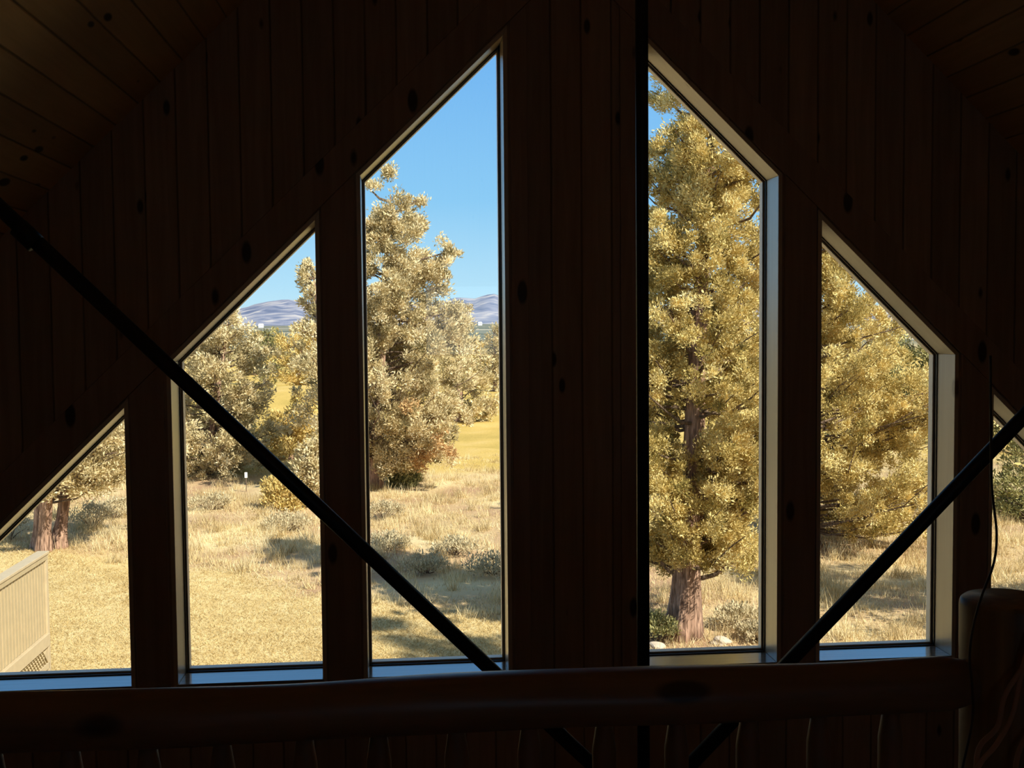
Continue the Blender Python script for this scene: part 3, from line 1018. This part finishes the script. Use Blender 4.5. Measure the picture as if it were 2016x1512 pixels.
# ------------------------------------------------------------------ log railing
root = empty('log_railing', (X0, RY, LOFT), 'peeled log loft railing with a round post at its right end', 'railing')
xs = np.linspace(XL + .002, at(1925, 1345, RY)[0], 150)
pL, pR = at(0, 1424, RY), at(1850, 1346, RY)
rad, pts = [], []
for i, x in enumerate(xs):
    t = (x - pL[0]) / (pR[0] - pL[0])
    rad.append(.0525 + .0016 * math.sin(x * 5.1) + .001 * math.sin(x * 13 + 1) - .0012 * t)
    pts.append((x, RY + .004 * math.sin(x * 4), pL[2] * (1 - t) + pR[2] * t + .0025 * math.sin(x * 6.3 + .7)))
# taper where it enters the post
for i, x in enumerate(xs):
    e = x - at(1868, 1345, RY)[0]
    if e > 0:
        rad[i] *= max(.6, 1 - e * 6)


def lump(i, a):
    return 1 + .012 * math.sin(3 * a + i * .21) + .010 * math.sin(5 * a - i * .13)


MB().tube(pts, rad, 40, lump).build('hand_rail', M_log, root, smooth=True)
bl_ = M_log.node_tree.nodes['Principled BSDF']
bl_.inputs['Coat Weight'].default_value = .4
bl_.inputs['Coat Roughness'].default_value = .4
px0 = at(1988, 1178, RY)
prr = .088
pc = np.array([px0[0], RY, px0[2]])
zt = [LOFT - .1, LOFT + .4, pc[2] - .3, pc[2] - .1, pc[2] - .012, pc[2] - .003, pc[2]]
rt = [prr * 1.02, prr * 1.01, prr, prr, prr, prr * .975, prr * .93]
MB().tube([(pc[0] + .002 * math.sin(z * 9), RY, z) for z in zt], rt, 48, lambda i, a: 1 + .012 * math.sin(4 * a + 1) + .008 * math.sin(7 * a)).build('post', M_post, root, smooth=True)
MB().box(xs[0], pc[0], RY - .05, RY + .05, LOFT + .0, LOFT + .09).build('bottom_rail', M_log, root)
bal_x = []
lefts = [-330, -185, -40, 113, 266, 412, 575, 721, 874, 1017, 1164, 1307, 1448, 1587, 1727]
for q in lefts:
    p = at(q + 25, 1460, RY)
    bal_x.append(p[0])
while bal_x[0] > XL + .25:
    bal_x.insert(0, bal_x[0] - .134)
for q, x_ in enumerate(bal_x):
    p = (x_, RY, 0)
    zt = float(np.interp(p[0], [t[0] for t in pts], [t[2] for t in pts]))
    zs = [LOFT + .05, LOFT + .16, LOFT + .2, zt - .098, zt - .072, zt - .03]
    rs = [.014, .018, .0225, .0225, .0185, .012]
    MB().tube([(p[0], RY, z) for z in zs], rs, 18, lambda i, a: 1 + .02 * math.sin(3 * a + q)).build('baluster', M_bal, root, smooth=True)


# cord and rope hanging at the post
def curve(name, pix, rad, mat, label, cat, group=None):
    P = np.array([at(px, py, y) for px, py, y in pix])
    t = np.linspace(0, len(P) - 1, 12 * len(P))
    out = []
    for q in t:
        i = int(min(q, len(P) - 2)); u = q - i
        p0, p1, p2, p3 = P[max(i - 1, 0)], P[i], P[i + 1], P[min(i + 2, len(P) - 1)]
        out.append(.5 * ((2 * p1) + (-p0 + p2) * u + (2 * p0 - 5 * p1 + 4 * p2 - p3) * u * u + (-p0 + 3 * p1 - 3 * p2 + p3) * u ** 3))
    o = MB().tube(out, rad, 10).build(name, mat, None, smooth=True)
    return tag(o, label, cat, group)


YP = RY - prr - .008
curve('electric_cord', [(1950, 700, 1.92), (1951, 860, 1.92), (1953, 960, 1.92), (1962, 1050, 1.92), (1956, 1110, 1.92), (1934, 1170, YP), (1918, 1225, YP - .0), (1909, 1290, YP), (1914, 1350, YP), (1914, 1420, YP), (1895, 1512, YP), (1880, 1600, YP)],
      .0022, M_cord, 'thin dark cord looping down in front of the log post', 'cord')
curve('rope', [(2050, 1250, YP - .01), (2016, 1310, YP - .01), (1978, 1370, YP - .01), (1964, 1430, YP - .01), (1930, 1468, YP - .01), (1922, 1512, YP - .01), (1925, 1600, YP - .01)],
      .0048, M_rope, 'brown rope hanging on the log post, the left strand', 'rope', 'ropes on the log post')
curve('rope', [(2030, 1250, YP - .012), (2008, 1340, YP - .012), (1992, 1410, YP - .012), (1962, 1465, YP - .022), (1925, 1512, YP - .024), (1900, 1600, YP - .024)],
      .0045, M_rope, 'brown rope hanging on the log post, the middle strand', 'rope', 'ropes on the log post')
curve('rope', [(2060, 1400, YP - .01), (2020, 1452, YP - .01), (2003, 1490, YP - .01), (1998, 1540, YP - .01), (2000, 1620, YP - .01)],
      .0048, M_rope, 'brown rope hanging on the log post, the lower right strand', 'rope', 'ropes on the log post')

# ------------------------------------------------------------------ light
el, azd = math.radians(41), np.array([-.66, .75])
azd = azd / np.linalg.norm(azd)
SUND = (-azd[0] * math.cos(el), -azd[1] * math.cos(el), math.sin(el))
w = bpy.data.worlds.new('sky')
bpy.context.scene.world = w
w.use_nodes = True
nt = w.node_tree
bg = nt.nodes['Background']
tc = node(nt, 'ShaderNodeTexCoord')
sx = node(nt, 'ShaderNodeSeparateXYZ'); nt.links.new(tc.outputs['Generated'], sx.inputs[0])
c = ramp(nt, mathn(nt, 'MAXIMUM', sx.outputs[2], 0.0),
         [(0.0, (.66, .93, 1.06)), (.035, (.52, .85, 1.08)), (.11, (.30, .67, 1.04)), (.25, (.18, .50, 1.0)), (.55, (.15, .31, .58)), (1.0, (.15, .25, .44))])
# paler sky around the sun
sund = node(nt, 'ShaderNodeVectorMath', operation='DOT_PRODUCT')
nt.links.new(tc.outputs['Generated'], sund.inputs[0])
sund.inputs[1].default_value = SUND
gl_ = mathn(nt, 'POWER', mathn(nt, 'MAXIMUM', sund.outputs['Value'], 0.0), 3.0)
c = mixc(nt, mathn(nt, 'MULTIPLY', gl_, .25), c, (1.1, 1.05, .95))
nt.links.new(c, bg.inputs[0])
bg.inputs[1].default_value = 1.0
bpy.context.scene.cycles.diffuse_bounces = 8
bpy.context.scene.cycles.transparent_max_bounces = 12
sd = bpy.data.lights.new('sun', 'SUN')
sd.energy = 8.0
sd.color = (1.0, .93, .80)
sd.angle = math.radians(.55)
so = bpy.data.objects.new('sun', sd)
col.objects.link(so)
ld = Vector((azd[0] * math.cos(el), azd[1] * math.cos(el), -math.sin(el)))
so.rotation_euler = ld.to_track_quat('-Z', 'Y').to_euler()
so.location = (20, -20, 30)

vs = bpy.context.scene.view_settings
vs.view_transform = 'Standard'
vs.look = 'None'
vs.gamma = 1.0
vs.use_curve_mapping = False
vs.exposure = 0.0
